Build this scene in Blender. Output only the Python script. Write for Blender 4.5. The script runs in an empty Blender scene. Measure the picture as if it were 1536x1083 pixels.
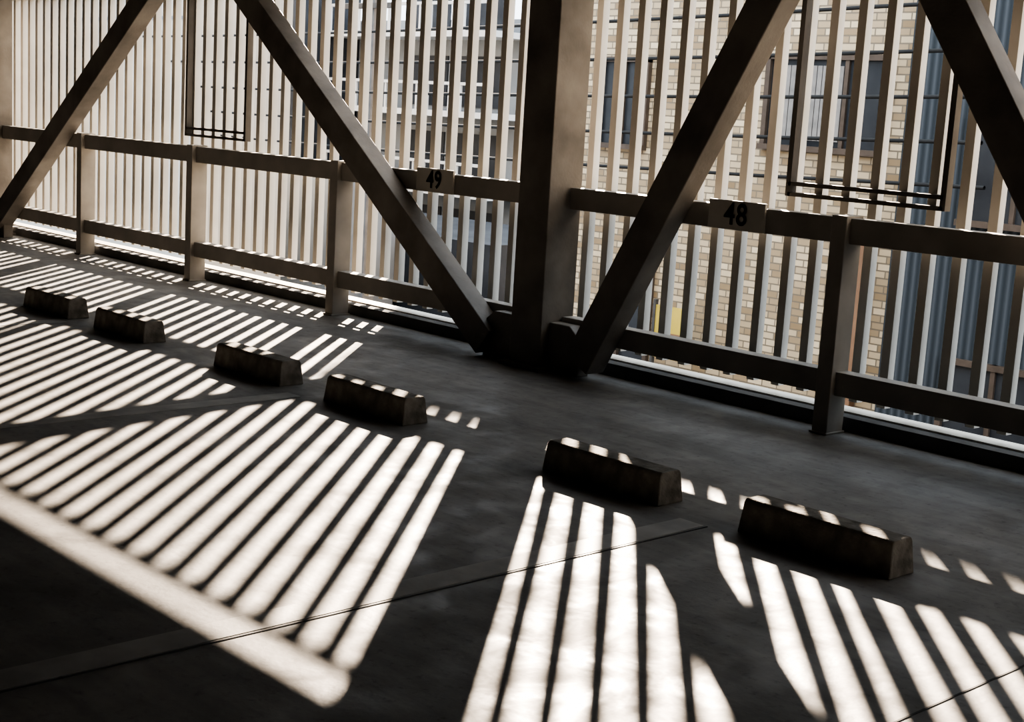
import bpy, bmesh, math, random
from mathutils import Vector, Matrix
random.seed(4)
H = 1.42   # camera height in metres; all layout numbers below are in units of H
sc = bpy.context.scene

# ------------------------------------------------------------------ materials
def new_mat(name):
    m = bpy.data.materials.new(name); m.use_nodes = True
    nt = m.node_tree; b = nt.nodes['Principled BSDF']
    return m, nt, b

def noisy(name, c1, c2, scale=4.0, rough=0.8, bump=0.15, detail=8, metal=0.0, fine=60.0, spec=0.3):
    m, nt, b = new_mat(name)
    N, L = nt.nodes, nt.links
    tc = N.new('ShaderNodeTexCoord')
    n1 = N.new('ShaderNodeTexNoise'); n1.inputs['Scale'].default_value = scale
    n1.inputs['Detail'].default_value = detail
    L.new(tc.outputs['Object'], n1.inputs['Vector'])
    r = N.new('ShaderNodeValToRGB')
    r.color_ramp.elements[0].position = 0.3; r.color_ramp.elements[0].color = (*c1, 1)
    r.color_ramp.elements[1].position = 0.7; r.color_ramp.elements[1].color = (*c2, 1)
    L.new(n1.outputs['Fac'], r.inputs['Fac'])
    L.new(r.outputs['Color'], b.inputs['Base Color'])
    if bump > 0:
        n2 = N.new('ShaderNodeTexNoise'); n2.inputs['Scale'].default_value = fine
        n2.inputs['Detail'].default_value = 4
        L.new(tc.outputs['Object'], n2.inputs['Vector'])
        bp = N.new('ShaderNodeBump'); bp.inputs['Strength'].default_value = bump
        bp.inputs['Distance'].default_value = 0.01
        L.new(n2.outputs['Fac'], bp.inputs['Height']); L.new(bp.outputs['Normal'], b.inputs['Normal'])
    b.inputs['Roughness'].default_value = rough
    b.inputs['Metallic'].default_value = metal
    b.inputs['Specular IOR Level'].default_value = spec
    return m

def floor_mat():
    m, nt, b = new_mat('floor_concrete'); N, L = nt.nodes, nt.links
    tc = N.new('ShaderNodeTexCoord')
    def noise(scale, detail, dist=0.0, rough=.6, lo=.35, hi=.65, a=0.0, z=1.0, stretch=None):
        n = N.new('ShaderNodeTexNoise'); n.inputs['Scale'].default_value=scale; n.inputs['Detail'].default_value=detail
        n.inputs['Distortion'].default_value=dist; n.inputs['Roughness'].default_value=rough
        if stretch:
            mp=N.new('ShaderNodeMapping'); mp.inputs['Scale'].default_value=stretch
            L.new(tc.outputs['Object'], mp.inputs[0]); L.new(mp.outputs[0], n.inputs['Vector'])
        else: L.new(tc.outputs['Object'], n.inputs['Vector'])
        mr=N.new('ShaderNodeMapRange'); mr.inputs['From Min'].default_value=lo; mr.inputs['From Max'].default_value=hi
        mr.inputs['To Min'].default_value=a; mr.inputs['To Max'].default_value=z
        L.new(n.outputs['Fac'], mr.inputs['Value']); return mr.outputs['Result']
    def mul(a,b_):
        q=N.new('ShaderNodeMath'); q.operation='MULTIPLY'; L.new(a,q.inputs[0]); L.new(b_,q.inputs[1]); return q.outputs[0]
    big = noise(.7,6,.6, a=.76,z=1.08)
    mid = noise(5,8,.8, a=.86,z=1.08)
    strk= noise(3,6,.3, a=.88,z=1.06, stretch=(.6,5,1))
    spot= noise(26,5,0,.7, lo=.30,hi=.44, a=.70,z=1.0)
    fac = mul(mul(big,mid),mul(strk,spot))
    mx = N.new('ShaderNodeVectorMath'); mx.operation='SCALE'; mx.inputs[0].default_value=(.335,.325,.31)
    L.new(fac, mx.inputs['Scale']); L.new(mx.outputs[0], b.inputs['Base Color'])
    rg = noise(4,6,.5,a=.42,z=.75); L.new(rg, b.inputs['Roughness'])
    n2 = N.new('ShaderNodeTexNoise'); n2.inputs['Scale'].default_value=40; n2.inputs['Detail'].default_value=6
    L.new(tc.outputs['Object'], n2.inputs['Vector'])
    bp = N.new('ShaderNodeBump'); bp.inputs['Strength'].default_value=.10; bp.inputs['Distance'].default_value=.01
    L.new(n2.outputs['Fac'], bp.inputs['Height']); L.new(bp.outputs['Normal'], b.inputs['Normal'])
    b.inputs['Specular IOR Level'].default_value=.4
    return m
M_floor = floor_mat()
M_line  = noisy('worn_white_paint', (.37,.36,.345), (.56,.55,.52), 7, .6, .1)
M_joint = noisy('joint_sealant', (.09,.09,.09), (.14,.14,.14), 8)
M_stop  = noisy('stop_concrete', (.17,.16,.145), (.38,.36,.325), 14, .85, .5)
M_steel = noisy('taupe_steel', (.18,.165,.15), (.34,.315,.285), 3.5, .5, .15)
M_rail  = noisy('rail_steel', (.35,.33,.30), (.46,.435,.40), 5, .5, .08)
M_slat  = noisy('slat_aluminium', (.54,.515,.465), (.66,.635,.58), 3, .4, .03)
M_frame = noisy('frame_dark_metal', (.07,.065,.06), (.11,.105,.10), 5, .5, .05)
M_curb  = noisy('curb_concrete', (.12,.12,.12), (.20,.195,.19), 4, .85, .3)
M_sill  = noisy('sill_sunlit_cream', (.50,.47,.41), (.62,.59,.52), 4, .6, .1)  # sunlit look of the curb ledge, put into a paler base colour
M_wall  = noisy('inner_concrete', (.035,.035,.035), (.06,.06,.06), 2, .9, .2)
M_sign  = noisy('sign_plate', (.60,.575,.52), (.72,.69,.63), 8, .5, .0)
M_ink   = noisy('sign_ink', (.008,.008,.008), (.015,.015,.015), 8, .6, .0)
M_glass = noisy('dark_glass', (.03,.033,.038), (.06,.064,.07), 1.5, .3, .0, spec=.2)
M_curt  = noisy('curtain_cloth', (.22,.21,.20), (.32,.30,.28), 6, .9, .1)
M_winf  = noisy('window_frame_brown', (.08,.06,.045), (.12,.09,.07), 6, .5, .05)
M_pale  = noisy('pale_render', (.42,.40,.36), (.54,.51,.46), .8, .8, .1)
M_grey  = noisy('grey_panel', (.16,.18,.20), (.25,.27,.29), .7, .7, .1)
M_white = noisy('white_balcony', (.50,.52,.53), (.60,.61,.61), 1.0, .6, .05)
M_dark  = noisy('dark_recess', (.02,.024,.03), (.05,.056,.066), 1.0, .7, .1)
M_asph  = noisy('asphalt', (.08,.08,.08), (.13,.13,.13), 2, .9, .3)
M_yel   = noisy('yellow_banner', (.50,.38,.08), (.62,.48,.12), 2, .6, .0)
M_red   = noisy('rust_panel', (.22,.13,.08), (.30,.18,.11), 2, .6, .0)
M_cable = noisy('cable_rubber', (.02,.02,.02), (.03,.03,.03), 5, .7, .0)

def brick_mat():
    m, nt, b = new_mat('tan_brick'); N, L = nt.nodes, nt.links
    tc = N.new('ShaderNodeTexCoord'); s = N.new('ShaderNodeSeparateXYZ'); c = N.new('ShaderNodeCombineXYZ')
    a = N.new('ShaderNodeMath'); a.operation = 'ADD'
    L.new(tc.outputs['Object'], s.inputs[0]); L.new(s.outputs['X'], a.inputs[0]); L.new(s.outputs['Y'], a.inputs[1])
    L.new(a.outputs[0], c.inputs['X']); L.new(s.outputs['Z'], c.inputs['Y'])
    br = N.new('ShaderNodeTexBrick'); L.new(c.outputs[0], br.inputs['Vector'])
    br.inputs['Scale'].default_value = 1.0
    br.inputs['Brick Width'].default_value = .24; br.inputs['Row Height'].default_value = .09
    br.inputs['Mortar Size'].default_value = .009; br.inputs['Bias'].default_value = 0
    br.inputs['Color1'].default_value = (.29,.205,.115,1); br.inputs['Color2'].default_value = (.66,.54,.37,1)
    br.inputs['Mortar'].default_value = (.22,.18,.13,1)
    L.new(br.outputs['Color'], b.inputs['Base Color']); b.inputs['Roughness'].default_value = .7
    bp = N.new('ShaderNodeBump'); bp.inputs['Distance'].default_value = .01; bp.invert = True
    L.new(br.outputs['Fac'], bp.inputs['Height']); L.new(bp.outputs['Normal'], b.inputs['Normal'])
    return m
M_brick = brick_mat()

def corr_mat(name, c1, c2, sc_=9.0):
    m, nt, b = new_mat(name); N, L = nt.nodes, nt.links
    tc = N.new('ShaderNodeTexCoord'); w = N.new('ShaderNodeTexWave'); w.bands_direction = 'X'
    w.inputs['Scale'].default_value = sc_
    L.new(tc.outputs['Object'], w.inputs['Vector'])
    r = N.new('ShaderNodeValToRGB'); r.color_ramp.elements[0].color = (*c1,1); r.color_ramp.elements[1].color = (*c2,1)
    L.new(w.outputs['Fac'], r.inputs['Fac']); L.new(r.outputs['Color'], b.inputs['Base Color'])
    bp = N.new('ShaderNodeBump'); bp.inputs['Distance'].default_value = .02
    L.new(w.outputs['Fac'], bp.inputs['Height']); L.new(bp.outputs['Normal'], b.inputs['Normal'])
    b.inputs['Roughness'].default_value = .8; b.inputs['Specular IOR Level'].default_value=.1
    return m
M_blue = corr_mat('blue_corrugated', (.045,.052,.058), (.09,.10,.11), 3.2)

# ------------------------------------------------------------------ geometry helpers (H units in)
def add_box(bm, x0,x1,y0,y1,z0,z1):
    vs = [bm.verts.new(Vector((x,y,z))*H) for x in (x0,x1) for y in (y0,y1) for z in (z0,z1)]
    f = [(0,1,3,2),(4,6,7,5),(0,4,5,1),(2,3,7,6),(0,2,6,4),(1,5,7,3)]
    for q in f: bm.faces.new([vs[i] for i in q])

def add_prism(bm, pts_xz, y0, y1):
    a = [bm.verts.new(Vector((x,y0,z))*H) for x,z in pts_xz]
    b = [bm.verts.new(Vector((x,y1,z))*H) for x,z in pts_xz]
    n = len(a)
    bm.faces.new(a); bm.faces.new(list(reversed(b)))
    for i in range(n):
        j = (i+1)%n
        bm.faces.new([a[j],a[i],b[i],b[j]])

def finish(bm, name, mat, parent=None, bevel=0.0, segs=2):
    bmesh.ops.recalc_face_normals(bm, faces=bm.faces[:])
    me = bpy.data.meshes.new(name); bm.to_mesh(me); bm.free()
    ob = bpy.data.objects.new(name, me); sc.collection.objects.link(ob)
    me.materials.append(mat)
    if bevel:
        md = ob.modifiers.new('bevel','BEVEL'); md.width = bevel; md.segments = segs; md.limit_method = 'ANGLE'
    if parent: ob.parent = parent
    return ob

def boxes(name, lst, mat, parent=None, bevel=0.0):
    bm = bmesh.new()
    for b in lst: add_box(bm, *b)
    return finish(bm, name, mat, parent, bevel)

def empty(name, loc=(0,0,0)):
    e = bpy.data.objects.new(name, None); sc.collection.objects.link(e)
    e.empty_display_size = .1
    return e

# ------------------------------------------------------------------ room shell
XL, XR, YB = -15.0, 3.0, -4.0
CEIL = 1.98
boxes('floor', [(XL,XR,YB,4.12,-.15,0)], M_floor)
boxes('ceiling', [(XL,XR,YB,4.20,CEIL,CEIL+.15)], M_wall)
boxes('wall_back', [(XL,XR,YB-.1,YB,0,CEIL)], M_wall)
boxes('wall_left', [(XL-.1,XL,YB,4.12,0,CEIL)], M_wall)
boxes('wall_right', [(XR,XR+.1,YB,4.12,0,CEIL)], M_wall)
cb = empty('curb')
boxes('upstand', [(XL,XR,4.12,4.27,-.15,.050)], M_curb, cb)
boxes('sill', [(XL,XR,4.185,4.275,.050,.056)], M_sill, cb)  # thin ledge strip, coloured light to stand in for sun on it
boxes('edge_beam', [(XL,XR,3.92,4.12,1.861,CEIL)], M_steel)
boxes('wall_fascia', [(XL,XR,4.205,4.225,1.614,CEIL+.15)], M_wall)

def stall_line(x):
    boxes('stall_line', [(x-.04, x+.04, -1.2, 2.78, 0, .0012)], M_line)
for x in (-7.4, -5.83, -4.05, -2.25, -.47): stall_line(x)
for x,y1 in ((-2.2,2.78), (-1.23,2.78), (1.0,2.8)):
    boxes('floor_joint', [(x-.002, x+.002, YB, y1, 0, .0016)], M_joint)

# ------------------------------------------------------------------ columns + braces
def column(x):
    e = empty('steel_column')
    w = .088
    boxes('shaft', [(x-w,x+w,3.92,4.10,0,CEIL-.001)], M_steel, e, .006)
    bm = bmesh.new()
    add_prism(bm, [(x-.30,0),(x-.30,.15),(x-.24,.195),(x-w,.195),(x-w,0)], 3.965, 4.028)
    add_prism(bm, [(x+w,0),(x+w,.195),(x+.20,.195),(x+.26,.15),(x+.26,0)], 3.965, 4.028)
    finish(bm, 'foot_haunch', M_steel, e, .006)
    boxes('base_plate', [(x-.12,x+.12,3.89,4.113,0,.016)], M_steel, e, .003)
for x in (-14.72, -9.45, -4.105, -1.40, 1.3):
    column(x)

def brace(x0,z0,x1,z1):
    d = Vector((x1-x0,0,z1-z0)).normalized(); n = Vector((-d.z,0,d.x))
    w = .066
    P = [(x0+n.x*w, z0+n.z*w),(x1+n.x*w,z1+n.z*w),(x1-n.x*w,z1-n.z*w),(x0-n.x*w,z0-n.z*w)]
    bm = bmesh.new(); add_prism(bm, P, 3.93, 4.028)
    # joint plates at the foot
    return finish(bm, 'diagonal_brace', M_steel, None, .006)
def line_pts(xa,za,xb,zb,zlo,zhi):
    s = (xb-xa)/(zb-za)
    return xa+s*(zlo-za), zlo, xa+s*(zhi-za), zhi
brace(*line_pts(-9.20,.16,-7.35,1.50,.06,1.82))
brace(*line_pts(-4.47,.134,-6.27,1.485,.06,1.82))
brace(*line_pts(-3.767,.158,-3.060,1.433,.06,1.82))
brace(*line_pts(-2.050,.90,-2.395,1.42,.06,1.82))
brace(*line_pts(-9.70,.134,-11.5,1.485,.06,1.82))
brace(*line_pts(-14.4,.16,-12.5,1.50,.06,1.82))
brace(*line_pts(-1.05,.158,-.33,1.433,.06,1.82))

# ------------------------------------------------------------------ guard rail
gr = empty('guard_rail')
bm = bmesh.new()
segs = [(-14.6,-9.54),(-9.36,-4.20),(-4.01,-1.49),(-1.31,1.2)]
for a,b in segs:
    for z0,z1 in ((.645,.73),(.135,.215)):
        add_box(bm, a,b, 4.03,4.045, z0,z1)
        add_box(bm, a,b, 4.045,4.095, z1-.012,z1)
        add_box(bm, a,b, 4.045,4.095, z0,z0+.012)
finish(bm, 'rails', M_rail, gr, .002)
bm = bmesh.new()
for x in (-13.3,-12.0,-10.75,-8.20,-6.90,-5.57,-2.73,-.05):
    add_box(bm, x-.03,x+.03,4.005,4.10,0,.738)
    add_box(bm, x-.036,x+.036,3.997,4.106,0,.008)
finish(bm, 'posts', M_rail, gr, .004)

# ------------------------------------------------------------------ louver screen
ls = empty('louver_screen')
PITCH = .112
bm = bmesh.new()
x = XL+.05
while x < XR:
    add_box(bm, x-.0165,x+.0165,4.208,4.244,.088,1.560)
    x += PITCH
finish(bm, 'slats', M_slat, ls)
boxes('top_bar', [(XL,XR,4.205,4.24,1.560,1.577)], M_slat, ls)
boxes('fixing_bars', [(XL,XR,4.19,4.205,.69,.705),(XL,XR,4.19,4.205,.165,.18)], M_frame, ls)
bm = bmesh.new()
for xa,xb in ((-3.07,-2.457),(-7.23,-6.62)):
    for z in (.775,.812):
        add_box(bm, xa,xb,4.17,4.204,z,z+.014)
    for xx in (xa,xb):
        add_box(bm, xx-.010,xx+.010,4.17,4.204,.775,1.56)
finish(bm, 'hatch_frames', M_frame, ls)

# ------------------------------------------------------------------ number signs
def sign(x, txt):
    e = empty('stall_number_sign')
    boxes('plate', [(x-.125,x+.125,4.018,4.0295,.645,.748)], M_sign, e, .002)
    cu = bpy.data.curves.new('number', 'FONT'); cu.body = txt; cu.size = .108*H
    cu.align_x = 'CENTER'; cu.align_y = 'CENTER'; cu.extrude = .001; cu.space_character = 1.1
    cu.offset = .0022
    t = bpy.data.objects.new('number', cu); sc.collection.objects.link(t)
    t.location = Vector((x,4.015,.697))*H; t.rotation_euler = (math.radians(90),0,0); t.scale=(.9,1,1)
    cu.materials.append(M_ink); t.parent = e
sign(-4.84,'49'); sign(-3.17,'48')

# ------------------------------------------------------------------ wheel stops
def wheel_stop(x0, yaw=0):
    L_, W, T = .445*H, .105*H, .089*H
    bm = bmesh.new()
    prof = [(0,0),(0.010*H,T*.90),(.017*H,T),(W-.017*H,T),(W-.010*H,T*.90),(W,0)]
    r0 = [bm.verts.new((-L_/2, y, z)) for y,z in prof]; r1 = [bm.verts.new((L_/2, y, z)) for y,z in prof]
    for r_,s in ((r0,1),(r1,-1)):
        for v in r_: v.co.x += s*v.co.z*.08
    bm.faces.new(r0); bm.faces.new(list(reversed(r1)))
    for i in range(len(prof)):
        j=(i+1)%len(prof); bm.faces.new([r0[j],r0[i],r1[i],r1[j]])
    ob = finish(bm,'wheel_stop',M_stop,None,.006,2)
    ob.location = ((x0+.2225)*H, 2.81*H, 0); ob.rotation_euler[2]=yaw
for x0,yw in ((-7.27,0),(-6.30,.01),(-5.615,-.01),(-4.634,.005),(-3.925,-.01),(-2.84,.0),(-2.13,-.005),(-1.05,0)):
    wheel_stop(x0,yw)

# ------------------------------------------------------------------ outside
GZ = -2.6
boxes('ground', [(-70,20,4.6,60,GZ-.2,GZ)], M_asph)
boxes('wall_lower_storey', [(XL,XR,4.2,4.27,GZ,-.151)], M_curb)
YBK = 10.6
ROOF = 4.31
bb = empty('brick_building')
boxes('body', [(-11.2,-6.5,YBK,YBK+6,GZ,ROOF)], M_brick, bb)
def window(xa,xb,za,zb,parent,y=YBK,curt=True,mull=1):
    fr=[(xa,xb,y-.05,y,zb-.05,zb),(xa,xb,y-.09,y,za-.05,za),(xa,xa+.05,y-.05,y,za,zb),(xb-.05,xb,y-.05,y,za,zb)]
    for k in range(1,mull+1):
        xm = xa+(xb-xa)*k/(mull+1); fr.append((xm-.02,xm+.02,y-.04,y,za,zb))
    boxes('window_frame', fr, M_winf, parent)
    boxes('window_glass', [(xa+.05,xb-.05,y-.012,y,za,zb-.05)], M_glass, parent)
    if curt:
        bm=bmesh.new(); n=12; w=(xb-xa)*.52
        for i in range(n):
            x_=xa+(xb-xa)*.12+w*i/n
            add_box(bm,x_,x_+w/n*.85,y-.02,y-.012,za+.05,zb-.1)
        finish(bm,'curtain',M_curt,parent)
for zo in (0,1.9):
    window(-10.2,-9.54,.78+zo,1.63+zo,bb,curt=(zo!=0))
    window(-8.13,-6.84,.88+zo,1.68+zo,bb,mull=2)
window(-9.75,-9.3,-1.6,-.35,bb,curt=False,mull=0)
boxes('band_course', [(-11.22,-6.5,YBK-.03,YBK,ROOF-.1,ROOF)], M_pale, bb)
boxes('downpipe', [(-6.95,-6.89,YBK-.08,YBK,GZ,.3)], M_red, bb)
gb = empty('corrugated_building')
boxes('body', [(-6.49,6,YBK-.3,YBK+6,GZ,3.6)], M_blue, gb)
window(-5.9,-5.0,.4,1.2,gb,y=YBK-.3,curt=False)
window(-5.9,-5.0,-1.6,-.7,gb,y=YBK-.3,curt=False)
bn = empty('street_banner')
boxes('cloth', [(-8.95,-8.5,YBK-.35,YBK-.33,-1.2,-.7)], M_yel, bn)
boxes('cloth_patch', [(-8.78,-8.62,YBK-.36,YBK-.351,-1.1,-.95)], M_red, bn)
boxes('pole', [(-8.98,-8.95,YBK-.36,YBK-.32,GZ,-.65)], M_frame, bn)

pb = empty('pale_building')
boxes('body', [(-60,-17.2,10.0,11.5,GZ,4.6)], M_pale, pb)
boxes('joints', [(-60,-17.2,9.98,10.0,z,z+.04) for z in (-1.6,.2,2.0,3.8)], M_grey, pb)
ab = empty('apartment_block')
YA=20.0
boxes('body', [(-38,-21.3,YA,YA+6,GZ,2.9)], M_grey, ab)
lst=[];rec=[];ra=[]
for k,z in enumerate((-2.2,-.6,1.0,2.6)):
    lst.append((-38,-21.3,YA-1.0,YA,z-.12,z))
    x_=-38
    while x_<-21.4:
        ra.append((x_,x_+.05,YA-1.0,YA-.96,z,z+.55)); x_+=.35
    ra.append((-38,-21.3,YA-1.02,YA-.94,z+.52,z+.58))
    x_=-37
    while x_<-22:
        if random.random()<.85: rec.append((x_,x_+1.3,YA-.03,YA,z+.1,z+1.15))
        x_+=1.7
boxes('balcony_slabs', lst, M_white, ab); boxes('balcony_rails', ra, M_white, ab); boxes('openings', rec, M_dark, ab)
boxes('stair_tower', [(-29.4,-27.0,YA-1.6,YA,GZ,4.4)], M_dark, ab)
boxes('shed', [(-27,-15.5,14,17,GZ,-.9)], M_dark)
boxes('shed', [(-21,-17.5,12.5,13.8,GZ,-.1)], M_grey)
def cable(p0,p1,sag):
    cu = bpy.data.curves.new('overhead_cable','CURVE'); cu.dimensions='3D'; cu.bevel_depth=.02
    sp = cu.splines.new('POLY'); n=16; sp.points.add(n)
    for i in range(n+1):
        t=i/n; p=Vector(p0).lerp(Vector(p1),t); p.z-=sag*4*t*(1-t)
        sp.points[i].co=(p.x*H,p.y*H,p.z*H,1)
    ob=bpy.data.objects.new('overhead_cable',cu); sc.collection.objects.link(ob); cu.materials.append(M_cable)
for i in range(5):
    cable((-40,12+i*.25,2.4-.35*i),(-5,8.6+i*.1,1.9-.3*i),.35)
pole=empty('utility_pole')
boxes('shaft',[(-16.1,-15.9,12,12.2,GZ,4.0)],M_curb,pole,.02)
boxes('crossarms',[(-16.6,-15.4,11.95,12.0,z,z+.07) for z in (2.3,2.7)],M_frame,pole)

# ------------------------------------------------------------------ light
tan_el=.42
d = Vector((-.675,.738,tan_el))      # towards the sun
sun = bpy.data.lights.new('sun','SUN'); sun.energy=28; sun.angle=math.radians(.65); sun.color=(1,.82,.65)
so = bpy.data.objects.new('sun',sun); sc.collection.objects.link(so)
so.rotation_euler = d.to_track_quat('Z','Y').to_euler(); so.location=(-8,20,12)
w = bpy.data.worlds.new('sky'); sc.world=w; w.use_nodes=True
bg=w.node_tree.nodes['Background']; bg.inputs[0].default_value=(.83,.91,1,1); bg.inputs[1].default_value=3.1

# ------------------------------------------------------------------ camera
cam=bpy.data.cameras.new('camera'); co=bpy.data.objects.new('camera',cam); sc.collection.objects.link(co)
cam.sensor_width=36; cam.sensor_fit='HORIZONTAL'; cam.lens=2143/1536*36; cam.clip_start=.05; cam.clip_end=500
f=Vector((-.7182,.6748,-.1696)).normalized(); r=Vector((.6763,.7344,.0592)); r=(r-f*r.dot(f)).normalized(); u=r.cross(f)
m=Matrix((r,u,-f)).transposed().to_4x4(); m.translation=Vector((0,0,H)); co.matrix_world=m
sc.camera=co
sc.view_settings.view_transform='AgX'
sc.view_settings.look='AgX - High Contrast'
